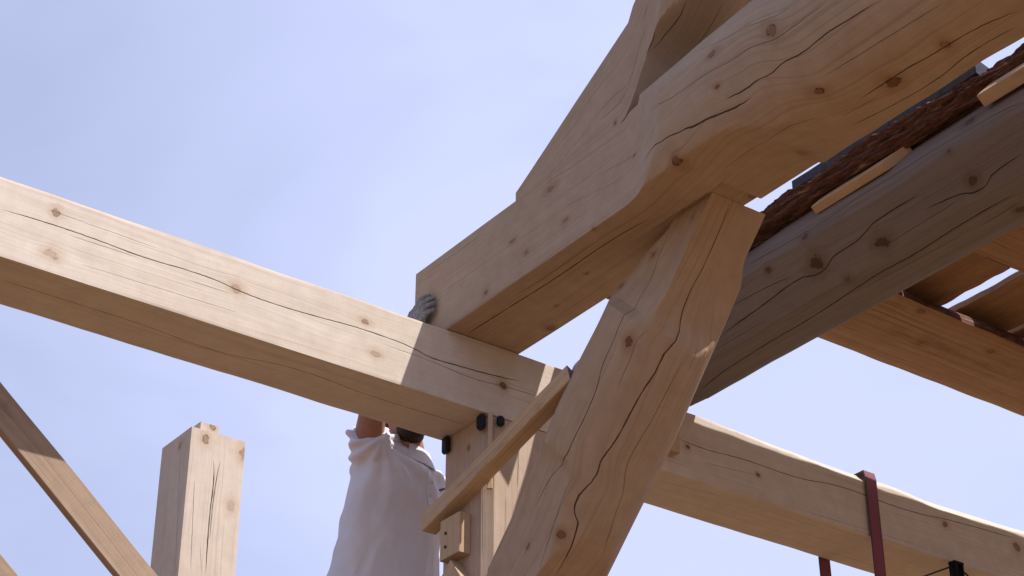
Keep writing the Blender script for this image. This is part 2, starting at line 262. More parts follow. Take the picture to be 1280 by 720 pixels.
def loft(name, O, a, r, w, s0, s1, step, sec, N=200, mats=(), parent=None, rnd=.003, lump=.0, seed=0, cuts=(), bisect=(), facemat=None, sharp=32, chips=0.0, origin=None, a0=0, dent=None, flake=0.0):
    """hewn log: radius = log circle limited by flat cuts.  sec keys: cx,cw,R,ex,ew, x0,x1,w0,w1 (each a number or table over s)"""
    O = Vector(O); a = Vector(a).normalized(); r = Vector(r).normalized(); w = Vector(w).normalized()
    ns = max(2, int(round((s1-s0)/step))+1)
    th0 = R(a0)
    bm = bmesh.new(); uvl = bm.loops.layers.uv.new('grain')
    rings = []; vt = None
    for k in range(ns):
        s = s0+(s1-s0)*k/(ns-1)
        q = {n: key(sec[n], s) for n in sec}
        bx = [q['x0'], q['x1'], q['w0'], q['w1']]
        ox, ow = key(sec.get('ox', (q['x0']+q['x1'])/2), s), key(sec.get('ow', (q['w0']+q['w1'])/2), s)
        ring = []
        ca = [(math.atan2(qw-ow, qx-ox)-th0) % (2*math.pi) for (qx, qw) in ((bx[0], bx[2]), (bx[0], bx[3]), (bx[1], bx[2]), (bx[1], bx[3]))]
        if k == 0: idx = [int(round(c/(2*math.pi)*N)) % N for c in ca]
        # the same vertex stays on the same arris all along the timber
        kn = sorted(zip(idx, ca)); kn = [(kn[-1][0]-N, kn[-1][1]-2*math.pi)]+kn+[(kn[0][0]+N, kn[0][1]+2*math.pi)]
        tk = []; sg = 0
        for i in range(N):
            while i > kn[sg+1][0]: sg += 1
            (i0, c0), (i1, c1) = kn[sg], kn[sg+1]
            tk.append(th0+c0+(c1-c0)*(i-i0)/max(1, i1-i0))
        for t in tk:
            dx, dw = math.cos(t), math.sin(t)
            lim = 9.0
            if dx > 1e-6: lim = min(lim, (bx[1]-ox)/dx)
            if dx < -1e-6: lim = min(lim, (bx[0]-ox)/dx)
            if dw > 1e-6: lim = min(lim, (bx[3]-ow)/dw)
            if dw < -1e-6: lim = min(lim, (bx[2]-ow)/dw)
            for (ang, dtab) in cuts:
                c_ = math.cos(t-R(ang))
                if c_ > 1e-4:
                    dd = key(dtab, s)
                    if chips and dd < .9: dd += chips*(mnoise.noise(Vector((s*2.3, ang, seed)))+.6*mnoise.noise(Vector((s*7, ang, seed))))
                    lim = min(lim, dd/c_)
            if 'R' in q:
                ex, ew = q.get('ex', 1.0), q.get('ew', 1.0)
                px, pw = (ox-q['cx'])/ex, (ow-q['cw'])/ew; ddx, ddw = dx/ex, dw/ew
                RR = q['R']
                if lump: RR *= 1+lump*(mnoise.noise(Vector((s*1.7+seed, math.cos(t)*.9, math.sin(t)*.9)))+.5*mnoise.noise(Vector((s*5+seed, math.cos(t)*2, math.sin(t)*2))))
                A = ddx*ddx+ddw*ddw; B = 2*(px*ddx+pw*ddw); D = px*px+pw*pw-RR*RR
                disc = B*B-4*A*D
                if disc > 0: lim = min(lim, (-B+math.sqrt(disc))/(2*A))
            lim = max(lim, .002)
            lim += rnd*.35*mnoise.noise(Vector((s*3+seed*7, math.cos(t)*2.2, math.sin(t)*2.2)))
            if flake:
                fn_ = mnoise.noise(Vector((s*9, math.cos(t)*5, math.sin(t)*5+seed))); lim += flake*(math.floor(fn_*5)/5)+flake*.35*mnoise.noise(Vector((s*32, math.cos(t)*14, math.sin(t)*14)))
            px_, pw_ = ox+lim*dx, ow+lim*dw
            ring.append(dent(s, px_, pw_) if dent else (px_, pw_))
        rings.append((s, ring, (ox, ow)))
    # arc length of one ring gives v
    ref = rings[len(rings)//2][1]; vt = [0.0]
    for i in range(N): 
        p, qn = ref[i], ref[(i+1) % N]; vt.append(vt[-1]+math.hypot(p[0]-qn[0], p[1]-qn[1]))
    V = [[bm.verts.new(O+a*s+r*p[0]+w*p[1]) for p in ring] for (s, ring, _) in rings]
    for k in range(ns-1):
        for i in range(N):
            j = (i+1) % N
            f = bm.faces.new((V[k][i], V[k][j], V[k+1][j], V[k+1][i]))
            for lp, (kk, vv) in zip(f.loops, ((k, vt[i]), (k, vt[i+1]), (k+1, vt[i+1]), (k+1, vt[i]))): lp[uvl].uv = (rings[kk][0], vv)
            if facemat:
                s, ring, _ = rings[k]; p, qn = ring[i], ring[j]
                f.material_index = facemat(s, (p[0]+qn[0])/2, (p[1]+qn[1])/2, math.atan2(-(qn[0]-p[0]), qn[1]-p[1]))
    for k in (0, ns-1):
        c = rings[k][2]; cvt = bm.verts.new(O+a*rings[k][0]+r*c[0]+w*c[1])
        for i in range(N):
            j = (i+1) % N
            f = bm.faces.new((V[k][i], V[k][j], cvt)); f.material_index = 1
            P = rings[k][1]
            for lp, p in zip(f.loops, (P[i], P[j], c)): lp[uvl].uv = (p[0]-c[0]+.05, p[1]-c[1]+.03)
    for (co, no) in bisect:
        geo = bm.verts[:]+bm.edges[:]+bm.faces[:]
        res = bmesh.ops.bisect_plane(bm, geom=geo, plane_co=co, plane_no=no, clear_outer=True)
        ed = [e for e in res['geom_cut'] if isinstance(e, bmesh.types.BMEdge)]
        fl = bmesh.ops.contextual_create(bm, geom=ed)
        for f in fl['faces']:
            f.material_index = 1
            for lp in f.loops: lp[uvl].uv = (lp.vert.co.x*1.0, lp.vert.co.y*1.0)
    if origin is not None:
        bmesh.ops.translate(bm, verts=bm.verts, vec=-Vector(origin))
    o = link(name, bm, list(mats), parent, sharp)
    if origin is not None: o.location = origin
    return o

def box_log(lo, hi): return dict(x0=lo[0], x1=hi[0], w0=lo[1], w1=hi[1])

def board(name, O, a, r, w, L_, wd, tk, mats, parent=None, seed=0, wav=.004, jag=0.0, step=.04, skew0=0.0, skew1=0.0):
    """plank with slightly wandering edges: length along a, width along r, thickness along w"""
    O = Vector(O); a = Vector(a).normalized(); r = Vector(r).normalized(); w = Vector(w).normalized()
    bm = bmesh.new(); uvl = bm.loops.layers.uv.new('grain'); n = max(2, int(L_/step)+1); V = []; cf = min(.003, tk*.2)
    for k in range(n):
        s = L_*k/(n-1)
        e0 = -wd/2+wav*mnoise.noise(Vector((s*2, seed, 0)))+jag*mnoise.noise(Vector((s*9, seed, 3)))
        e1 = wd/2+wav*mnoise.noise(Vector((s*2, seed, 9)))+jag*mnoise.noise(Vector((s*9, seed, 13)))
        pts = [(e0+cf, 0), (e1-cf, 0), (e1, cf), (e1, tk-cf), (e1-cf, tk), (e0+cf, tk), (e0, tk-cf), (e0, cf)]
        t = k/(n-1)
        V.append([bm.verts.new(O+a*(s+(skew0*(1-t)+skew1*t)*(p[0]/wd))+r*p[0]+w*p[1]) for p in pts])
    vv = [0, wd-2*cf, wd-cf, wd+tk-2*cf, wd+tk, 2*wd+tk, 2*wd+tk+cf, 2*wd+2*tk, 2*wd+2*tk+cf]
    for k in range(n-1):
        for i in range(8):
            j = (i+1) % 8
            f = bm.faces.new((V[k][i], V[k][j], V[k+1][j], V[k+1][i]))
            sa, sb = L_*k/(n-1), L_*(k+1)/(n-1)
            for lp, uv_ in zip(f.loops, ((sa, vv[i]), (sa, vv[i+1]), (sb, vv[i+1]), (sb, vv[i]))): lp[uvl].uv = (uv_[0], uv_[1]+seed*.37)
    for k in (0, n-1):
        f = bm.faces.new(V[k]); f.material_index = 1 if len(mats) > 1 else 0
        for lp in f.loops: lp[uvl].uv = ((lp.vert.co-O).dot(r)+.04, (lp.vert.co-O).dot(w)+.08)
    bmesh.ops.translate(bm, verts=bm.verts, vec=-O)
    if parent is not None: bmesh.ops.translate(bm, verts=bm.verts, vec=O-parent.location)
    o = link(name, bm, list(mats), parent)
    if parent is None: o.location = O
    return o

# ---------------------------------------------------------------- materials
PALE = (.55, .42, .31); TAN = (.44, .31, .21)
M_end = end_grain('end_grain', (.52, .38, .25), (.38, .25, .15))
M_endgrey = end_grain('weathered_end_grain', (.34, .32, .31), (.16, .145, .14))
M_bark = bark('pine_bark', .75)
M_bark2 = bark('dark_bark', .45)
M_deck = wood('deck_board_wood', (.42, .26, .15), (.30, .17, .09), None, .6, 11.0, spots=.6)
M_small = wood('batten_wood', (.58, .43, .29), (.46, .32, .2), None, .5, 17.0, spots=.3)
M_steel = plain('dark_steel', (.02, .02, .024), .45, .6, .4)
M_rubber = plain('black_rubber', (.014, .015, .022), .6)

# ---------------------------------------------------------------- ground
def ground():
    g = G('sandy_site_ground'); o = g.n('ShaderNodeTexCoord').outputs['Object']
    a = g.noise(o, .35, 6, .6); b = g.noise(o, 6.0, 5, .7)
    col = g.mix(g.mapr(a, .35, .65), (.18, .10, .045), (.13, .075, .034)); col = g.mix(g.mapr(b, .4, .75, 0, .6), col, (.19, .112, .053))
    far = g.n('ShaderNodeVectorMath', operation='LENGTH'); g.put(far.inputs[0], o)
    col = g.mix(g.mapr(far.outputs['Value'], 90, 160, 0, .8), col, (.09, .12, .05))
    g.put(g.b.inputs['Base Color'], col); g.b.inputs['Roughness'].default_value = .95
    bp = g.n('ShaderNodeBump'); bp.inputs['Strength'].default_value = .6; bp.inputs['Distance'].default_value = .03
    g.put(bp.inputs['Height'], b); g.put(g.b.inputs['Normal'], bp.outputs[0])
    bm = bmesh.new(); bmesh.ops.create_grid(bm, x_segments=60, y_segments=60, size=900)
    for v in bm.verts:
        d = v.co.length
        if d > 40: v.co.z += 3*mnoise.noise(Vector((v.co.x*.01, v.co.y*.01, 0)))
    o = link('ground', bm, g.m); o.location = (0, 0, -5.25); tag(o, kind='structure')
ground()
GZ = -5.25

# ---------------------------------------------------------------- long squared beam
wl = wood('long_beam_wood', (.67, .59, .515), (.53, .435, .35), MARKS.get('long_beam'), .38, 1.0, saw=.25)
loft('long_beam', (0, 0, 0), (1, 0, 0), (0, 1, 0), (0, 0, 1), -5.6, 5.2, .06,
     dict(x0=0, x1=.305, w0=-.303, w1=-.004), N=240, mats=(wl, M_end), rnd=.002, seed=1,
     cuts=((135, [(-6, .212), (1.25, .212), (1.45, .204), (1.75, .194), (2.15, .184), (2.4, .189), (2.7, .176), (3.05, .183), (3.4, .196), (6, .2)]),
           (45, [(-6, .212), (6, .212)]), (-45, .2125), (-135, .2125)), chips=.004)
tag(bpy.data.objects['long_beam'], 'long pale squared beam crossing the whole frame from left to lower right, sunlit on its left half', 'beam')

# ---------------------------------------------------------------- big crossing log beam
wb = wood('carved_log_beam_wood', (.46, .35, .26), (.36, .25, .165), MARKS.get('log_beam'), .42, 2.0)
def housing(s, x, w_):
    # shallow housing cut into the underside where the knee brace seats
    if w_ < .06 and x > .172:
        lim = .90+.3*max(0, (.25-x))
        if lim < s < 1.40: return (x, max(w_, .019*min(1, (s-lim)/.25)))
    return (x, w_)
big = dict(cx=[(1.2, .17), (2.0, .16), (3, .16)], cw=[(1.2, .195), (1.9, .205), (3, .21)], R=[(-.3, .27), (1.15, .275), (1.8, .28), (2.6, .283), (4.4, .29)], ex=1.0, ew=[(1.1, 1.0), (1.5, 1.04), (1.9, 1.05), (4.4, 1.07)],
           x0=((1.10, 0), (1.17, -.012), (1.26, -.045), (1.38, -.09), (1.6, -.3)), x1=[(1.2, .345), (1.9, .36), (2.3, .7)], w0=[(1.62, 0), (1.84, -.06), (2.1, -.3)],
           w1=((1.09, .352), (1.15, .37), (1.3, .5), (1.6, .8)), ox=.17, ow=.18)
loft('log_beam', (0, 0, 0), (0, -1, 0), (1, 0, 0), (0, 0, 1), -.235, 4.4, .02, big, N=300, dent=housing, mats=(wb, M_end), lump=.035, seed=2,
     cuts=((135, [(1.0, .2455), (1.2, .26), (1.4, .9)]), (-135, [(.9, .2455), (1.3, .9)]), (-45, [(1.7, .25), (2, .9)])))
tag(bpy.data.objects['log_beam'], 'huge carved log beam lying across the long beam, squared at its lower end and round above', 'beam')

# ---------------------------------------------------------------- rafter on top of it
wr = wood('rafter_wood', (.46, .35, .26), (.36, .25, .165), MARKS.get('rafter_log'), .45, 3.0)
loft('rafter_log', (0, 0, 0), (0, -1, 0), (1, 0, 0), (0, 0, 1), .445, 3.6, .03,
     dict(cx=.17, cw=((.447, .2), (1.1, .61), (3.6, 2.03)), R=[(.4, .45), (.9, .36), (1.22, .245), (1.8, .24), (3.6, .24)], ex=1.0, ew=1.12,
          x0=((1.22, 0), (1.28, -.015), (1.4, -.06), (1.7, -.3)), x1=[(1.15, .345), (1.5, .7)],
          w0=((.4, .3512), (1.09, .3512), (1.15, .42), (1.2, .51), (1.25, .575), (1.32, .61), (1.5, .66), (2, .87), (3.6, 1.75)), w1=((.44, .388), (.45, .390), (1.14, .765), (1.3, 1.1), (3.6, 5)),
          ox=.17, ow=((.44, .372), (1.1, .58), (1.25, .71), (3.6, 2.07))), N=240, mats=(wr, M_end), lump=.02, seed=3)
tag(bpy.data.objects['rafter_log'], 'steep rafter log rising from the carved beam to the top edge of the frame', 'rafter')

# ---------------------------------------------------------------- knee brace
ad_ = Vector((0, -.693, .721)); wd_ = Vector((0, -.721, -.693))
wk = wood('knee_brace_wood', (.47, .35, .25), (.37, .255, .17), MARKS.get('knee_brace'), .4, 4.0)
loft('knee_brace', (.33, -.733, -.407), ad_, (1, 0, 0), wd_, -1.4, .95, .03,
     dict(cx=0, cw=[(-1.2, 0), (0, .005), (.7, -.01)], R=[(-1.3, .20), (-.7, .205), (-.2, .212), (.3, .205), (.6, .19)],
          x0=[(-.72, -.13), (-.40, -.16), (-.25, -.3), (.12, -.3), (.24, -.15), (.36, -.13)], x1=[(.2, .3), (.55, .115)],
          w0=[(-.2, -.3), (.06, -.2), (.23, -.135), (.366, -.10), (.55, -.02), (.9, .0)], w1=[(-1.0, .09), (-.45, .215), (-.3, .3), (.05, .3), (.28, .145), (.4, .13), (.9, .125)],
          ox=0, ow=[(.1, 0), (.5, .06)]),
     N=240, mats=(wk, M_end), lump=.03, seed=4, bisect=(((0, 0, .0175), (0, 0, 1)), ((0, -.0025, 0), (0, 1, 0))))
tag(bpy.data.objects['knee_brace'], 'thick leaning knee brace log with a faceted top, under the carved log beam', 'brace')

# ---------------------------------------------------------------- centre post
wp = wood('centre_post_wood', (.52, .405, .325), (.42, .31, .235), MARKS.get('timber_post'), .4, 5.0)
loft('timber_post', (.345, 0, -.306), (0, 0, -1), (1, 0, 0), (0, 1, 0), 0, -.306-GZ, .1,
     dict(x0=-.15, x1=.17, w0=.003, w1=.29), N=200, mats=(wp, M_end), seed=5, origin=(.345, .15, GZ),
     cuts=((-135, .190), (-45, .212), (45, .212), (135, .21)))
tag(bpy.data.objects['timber_post'], 'squared timber post standing under the long beam, next to the man in the white shirt', 'post')

# ---------------------------------------------------------------- left post with tenon
wq = wood('left_post_wood', (.64, .54, .45), (.52, .41, .32), MARKS.get('tenon_post'), .4, 6.0, blotch=.5)
tp = empty('tenon_post', (.07, 2.15, GZ), 'free-standing squared post with a tenon on its top, against the sky at lower left', 'post')
o = loft('shaft', (.07, 2.15, .345), (0, 0, -1), (1, 0, 0), (0, 1, 0), 0, .345-GZ, .12,
     dict(x0=-.142, x1=.142, w0=-.15, w1=.15), N=200, mats=(wq, M_end), seed=6, cuts=((-135, .204), (-45, .204), (45, .204), (135, .204)), origin=(.07, 2.15, GZ))
o.parent = tp; o.location = (0, 0, 0)
bm = bmesh.new(); uvl = bm.loops.layers.uv.new('grain')
o = board('tenon', (.03, 2.02, .3455), (0, 0, 1), (1, 0, 0), (0, 1, 0), 0.047, .10, .27, (wq, M_end), tp, seed=2, step=.02)

# ---------------------------------------------------------------- grey weathered log
wg = wood('weathered_log_wood', (.27, .235, .225), (.175, .145, .135), MARKS.get('weathered_log'), .9, 7.0, grey=.62, spots=.5)
loft('weathered_log', (0, 0, 0), (0, -1, 0), (1, 0, 0), (0, 0, 1), -.38, 4.2, .04,
     dict(cx=[(-.3, 1.085), (1, 1.075), (4, 1.07)], cw=.175, R=[(-.3, .208), (.7, .215), (4, .222)], x0=.5, x1=2, w0=[(.0, .0), (.15, -.02), (.3, -.3)], w1=.384, ox=1.075, ow=.18),
     N=200, mats=(wg, M_endgrey), lump=.05, seed=7, cuts=((-150, .197), (-42, .20)))
tag(bpy.data.objects['weathered_log'], 'grey weathered round log carrying the deck, behind the knee brace', 'log')

# support for the far end of the deck, out of frame to the right
loft('support_log', (3.3, 0, 0), (0, -1, 0), (1, 0, 0), (0, 0, 1), -.38, 4.2, .1,
     dict(cx=1.07, cw=.175, R=.215, x0=.5, x1=2, w0=[(.0, .0), (.15, -.02), (.3, -.3)], w1=.384, ox=1.07, ow=.18),
     N=80, mats=(wg, M_endgrey), lump=.05, seed=17)
tag(bpy.data.objects['support_log'], 'round log carrying the right-hand end of the slab deck, beyond the frame', 'log')

# ---------------------------------------------------------------- half-log slabs lying on the grey log
ws = wood('slab_wood', (.42, .26, .145), (.30, .17, .088), {'knots': [(1.9, .55, .016, .5), (2.4, .62, .014, .4), (2.1, .75, .012, .4)]}, .75, 8.0, spots=.45)
LAB = ['broad half-log slab, nearest to the open sky, underside facing down beside the weathered log', 'half-log slab at the right edge of the frame, next behind the gap in the deck boards']
for i, (y0, wd0, ln) in enumerate(((-.505, .245, 4.7), (-1.38, .235, 4.7), (-2.26, .23, 4.7), (-3.1, .22, 4.7))):
    o = loft('half_log_slab', (0, 0, 0), (1, 0, 0), (0, 1, 0), (0, 0, 1), 1.04, ln, .05,
         dict(cx=y0, cw=.372, R=[(1, wd0), (2.2, wd0*.96), (3, wd0*.94), (4.7, wd0*.94)], ex=1.0, ew=.68, x0=y0-.6, x1=y0+.6, w0=.388, w1=2, ox=y0, ow=.44),
         N=120, mats=(ws, M_end, M_bark2), lump=.05, seed=20+i, rnd=.01, facemat=lambda s, x, w_, ang: 2 if w_ > .392 else 0)
    tag(o, LAB[i] if i < 2 else 'half-log slab of the deck out beyond the right edge of the frame', 'slab', 'half-log slabs under the deck boards')

# deck boards on the slabs
xs = [(1.34, .28), (1.65, .30), (1.985, .33), (2.40, .32), (2.74, .3), (3.07, .31), (3.4, .3), (3.73, .31), (4.05, .28), (4.36, .26)]
for i, (x, wd) in enumerate(xs):
    o = board('deck_board', (x, -.42-.02*(i % 3), .548), (0, -1, 0), (1, 0, 0), (0, 0, 1), 3.15, wd, .032, (M_deck, M_end), seed=i+1, wav=.014, jag=.012)
    lab = {0: 'rough deck board nearest to the bark slab, first of the deck', 2: 'rough deck board on the left side of the bright gap in the decking', 3: 'rough deck board on the right side of the bright gap in the decking'}.get(i, 'rough deck board laid across the half-log slabs away from the bright gap')
    tag(o, lab, 'board', 'rough deck boards across the half-log slabs')

o = board('shade_end_board', (.805, .05, .433), (0, -1, 0), (1, 0, 0), (0, 0, 1), .80, .29, .016, (M_deck, M_end), seed=19, wav=.05, jag=.004)  # unseen board added to cast shade right of the bright strip on the beam
tag(o, 'unseen short board added on the bark slab behind the knee brace, to shade the long beam and post', 'board')
o = board('shade_plank', (.165, -.125, .3535), (.88, -.47, 0), (.47, .88, 0), (0, 0, 1), .475, .37, .022, (M_deck, M_end), seed=23, wav=.003, skew1=-.20)  # added out of view; its shadow forms the left side of the bright strip
tag(o, 'unseen plank added on top of the carved log beam to widen its shadow on the long beam', 'board')
o = board('cross_shade_plank', (.05, .135, .354), (1, 0, .075), (0, 1, 0), (-.075, 0, 1), .70, .26, .022, (M_deck, M_end), seed=29, wav=.003)  # hidden sun blocker added so the white shirt stays in shade
tag(o, 'unseen plank added across the butt end of the carved log beam to shade the man', 'board')
# bark-edged slab along the grey log
loft('bark_slab', (0, 0, 0), (0, -1, 0), (1, 0, 0), (0, 0, 1), .0, 3.2, .012,
     dict(cx=.965, cw=.385, R=.115, ex=1.0, ew=.62, x0=.85, x1=1.0, w0=.335, w1=.428, ox=.94, ow=.39),
     N=170, mats=(M_bark, M_end), lump=.22, seed=31, rnd=.045, sharp=22, flake=.022)
tag(bpy.data.objects['bark_slab'], 'reddish bark-covered slab lying along the top of the weathered log', 'slab')
# pale offcut blocks wedged on the log's shoulder
for i, (y, ln, lab) in enumerate(((-1.16, .40, 'pale offcut strip with a slanted end tucked along the bark slab at mid length'), (-2.0, .62, 'pale offcut block tucked against the bark slab at the top right corner of the frame'))):
    o = board('offcut_strip', (.892, y, .285 if i == 0 else .30), (0, -1, 0), (.66, 0, .75), (-.75, 0, .66), ln, .07 if i == 0 else .10, .035 if i == 0 else .05, (M_small, M_end), seed=40+i, wav=.004, skew0=.02, skew1=.09)
    tag(o, lab, 'wood block')
# dark roofing battens on top of the bark slab
M_tar = plain('tarred_black_board', (.018, .015, .02), .5, 0, .5, 30, .5, .004, (.05, .045, .06))
for i, (y0, ln, z, lab) in enumerate(((-1.03, .255, .433, 'narrow black board end, lowest of four in the slit above the bark slab'), (-1.30, .225, .433, 'black board end, second from the lower end of the slit above the bark slab'),
                                    (-1.545, .235, .433, 'black board end, third from the lower end of the slit above the bark slab'), (-1.80, .15, .433, 'black board end, highest of four in the slit above the bark slab'))):
    o = board('black_board', (.945, y0, z), (0, -1, 0), (1, 0, 0), (0, 0, 1), ln, .13, (.045, .062, .075, .066)[i], (M_tar,), seed=50+i, wav=.006, jag=.004, skew0=.01, skew1=-.02)
    tag(o, lab, 'board', 'black boards stacked on the bark slab')

# ---------------------------------------------------------------- batten from the post to the knee brace and its blocks
wt = wood('batten_board_wood', (.60, .45, .31), (.47, .33, .21), MARKS.get('batten_board'), .6, 12.0, spots=.5)
A = Vector((.162, .335, -.69)); B = Vector((.162, -.585, -.43)); dAB = (B-A)
up = Vector((0, 1, 0)).cross(Vector((1, 0, 0))); upv = dAB.normalized().cross(Vector((1, 0, 0))); upv = upv if upv.z > 0 else -upv
o = board('batten_board', A, dAB, (1, 0, 0), upv, dAB.length, .066, .068, (wt, M_endgrey), seed=3, wav=.003, skew1=-.03)
tag(o, 'short sloping batten nailed from the centre post to the knee brace', 'board')
o = board('nailed_block', (.142, .165, -.845), (0, 0, 1), (0, 1, 0), (1, 0, 0), .16, .13, .053, (M_small, M_end), seed=7, step=.05)
blk = o; tag(blk, 'small square block nailed to the centre post right under the batten', 'wood block')
for z in (-.745, -.80):
    bm = bmesh.new(); bmesh.ops.create_cone(bm, cap_ends=True, segments=10, radius1=.006, radius2=.006, depth=.004, matrix=Matrix.Translation((-.002, .025, z+.845)) @ Matrix.Rotation(R(90), 4, 'Y'))
    link('nail_head', bm, M_steel, blk)
o = board('lower_block', (.145, .28, -1.03), (0, -.78, .62), (0, .62, .78), (1, 0, 0), .2, .12, .05, (M_small, M_end), seed=9, step=.05)
tag(o, 'slanting offcut fixed to the centre post just under the nailed block', 'wood block')
# black pads at the head of the post
def pad(loc, dims, lab, rz=0):
    bm = bmesh.new(); bmesh.ops.create_cube(bm, size=1)
    for v in bm.verts: v.co = Vector((v.co.x*dims[0], v.co.y*dims[1], v.co.z*dims[2]))
    bmesh.ops.bevel(bm, geom=bm.edges[:], offset=min(dims)*.3, segments=3, affect='EDGES')
    bmesh.ops.translate(bm, verts=bm.verts, vec=(0, 0, -dims[2]/2))
    o = link('rubber_pad', bm, M_rubber); o.location = loc; o.rotation_euler.z = rz
    tag(o, lab, 'pad', 'black rubber pads at the head of the centre post')
pad((.178, .02, -.307), (.028, .04, .062), 'black rubber pad left of the pale strip at the head of the centre post')
pad((.245, -.014, -.307), (.03, .026, .042), 'black rubber pad right of the pale strip at the head of the centre post')
pad((.181, .262, -.307), (.022, .04, .07), 'black rubber pad on the far corner of the centre post beside the small sky gap')
o = board('pale_shim', (.203, -.006, -.62), (0, 0, 1), (.8, -.6, 0), (-.6, -.8, 0), .312, .022, .014, (M_small, M_end), seed=5)
tag(o, 'thin pale upright strip between two black pads on the corner of the centre post', 'wood strip')
# wedge between knee brace and long beam
o = board('pale_wedge', (1.075, -.002, -.235), (0, 0, 1), (1, 0, 0), (0, -1, 0), .10, .07, .05, (M_small, M_end), seed=15, skew1=.04, step=.05)
tag(o, 'little pale wedge on the long beam at the right edge of the knee brace', 'wood block')

# ---------------------------------------------------------------- left diagonal braces
wdg = wood('diagonal_brace_wood', (.42, .305, .225), (.31, .215, .15), None, .6, 14.0, saw=.5, spots=.35)
dd = Vector((.70, 0, -.595)).normalized(); pd = Vector((dd.z, 0, -dd.x)); pd = -pd
def diag(cx, cz, L0, L1, wd, lab):
    o = board('diagonal_brace', Vector((cx, .308, cz))-dd*L0, dd, pd, (0, 1, 0), L0+L1, wd, .035, (wdg, M_end), seed=int(abs(cx)*10), wav=.006)
    tag(o, lab, 'brace', 'sawn diagonal braces at the left')
diag(-1.60, -.665, .78, 3.2, .118, 'sawn diagonal board sloping down at the left edge, to the left of the free-standing post')
diag(-1.60, -1.19, .06, 2.4, .10, 'sawn diagonal board of which only a corner shows at the bottom left of the frame')

# ---------------------------------------------------------------- red sling strap over the long beam
def strap():
    g = G('dark_red_webbing'); uv = g.n('ShaderNodeUVMap', uv_map='grain').outputs[0]
    sp = g.n('ShaderNodeSeparateXYZ'); g.put(sp.inputs[0], uv)
    wv = g.math('SINE', g.math('MULTIPLY', sp.outputs[0], 1800)); e = g.math('ABSOLUTE', g.math('SUBTRACT', sp.outputs[1], .5))
    col = g.mix(g.mapr(e, .40, .44), (.19, .017, .04), (.04, .010, .014)); col = g.mix(g.mapr(wv, -1, 1, 0, .25), col, (.10, .010, .02))
    g.put(g.b.inputs['Base Color'], col); g.b.inputs['Roughness'].default_value = .6; g.b.inputs['Sheen Weight'].default_value = .3
    path = [(-.035, -2.2), (-.03, -1.2), (-.012, -.6), (-.011, -.31), (-.010, -.12), (-.010, -.03), (-.002, .004), (.05, .004), (.15, .004), (.27, .004), (.303, .0), (.311, -.02), (.311, -.15), (.311, -.31), (.30, -.7), (.27, -1.3), (.22, -2.2)]
    bm = bmesh.new(); ul = bm.loops.layers.uv.new('grain'); rows = []; s = 0
    for k, (y, z) in enumerate(path):
        if k: s += math.hypot(y-path[k-1][0], z-path[k-1][1])
        p0, p1 = path[max(k-1, 0)], path[min(k+1, len(path)-1)]; tx, tz = p1[0]-p0[0], p1[1]-p0[1]; q_ = math.hypot(tx, tz); ny, nz = -tz/q_*.0035, tx/q_*.0035
        x = 2.212+.002*math.sin(k)
        rows.append((s, [bm.verts.new(c) for c in ((x, y, z), (x+.068, y, z), (x+.068, y-abs(ny)*(1 if y < .15 else -1), z+nz), (x, y-abs(ny)*(1 if y < .15 else -1), z+nz))]))
    for (sa, a), (sb, b) in zip(rows, rows[1:]):
        for i, (va, vb) in enumerate(((0, 1), (1, 1), (1, 0), (0, 0))):
            j = (i+1) % 4; f = bm.faces.new((a[i], a[j], b[j], b[i]))
            for lp, q in zip(f.loops, ((sa, va), (sa, vb), (sb, vb), (sb, va))): lp[ul].uv = q
    bm.faces.new(rows[0][1]); bm.faces.new(rows[-1][1][::-1])
    o = link('sling_strap', bm, g.m); tag(o, 'dark red webbing sling looped over the long beam near the lower right', 'strap')
strap()
# steel hook block with two thin cables under the beam
hk = empty('cable_clamp', (2.73, -.02, -.52), 'dark steel clamp with two thin cables under the long beam, right of the red sling', 'clamp')
bm = bmesh.new()
for dx in (-.022, .022):
    m = Matrix.Translation((dx, 0, .09)); bmesh.ops.create_cube(bm, size=1, matrix=m @ Matrix.Diagonal((.014, .04, .24, 1)))
bmesh.ops.create_cube(bm, size=1, matrix=Matrix.Translation((0, 0, .204)) @ Matrix.Diagonal((.062, .042, .014, 1)))
bmesh.ops.bevel(bm, geom=bm.edges[:], offset=.003, segments=2, affect='EDGES')
link('bracket', bm, M_steel, hk)
def rod(bm, p, q, r):
    p, q = Vector(p), Vector(q); d = q-p
    bmesh.ops.create_cone(bm, cap_ends=True, segments=10, radius1=r, radius2=r, depth=d.length, matrix=Matrix.Translation((p+q)/2) @ d.to_track_quat('Z', 'Y').to_matrix().to_4x4())
for q in ((-.45, 0, -.02), (.55, 0, -.08)):
    bm = bmesh.new(); rod(bm, (0, 0, .2), q, .004); link('cable', bm, M_steel, hk)

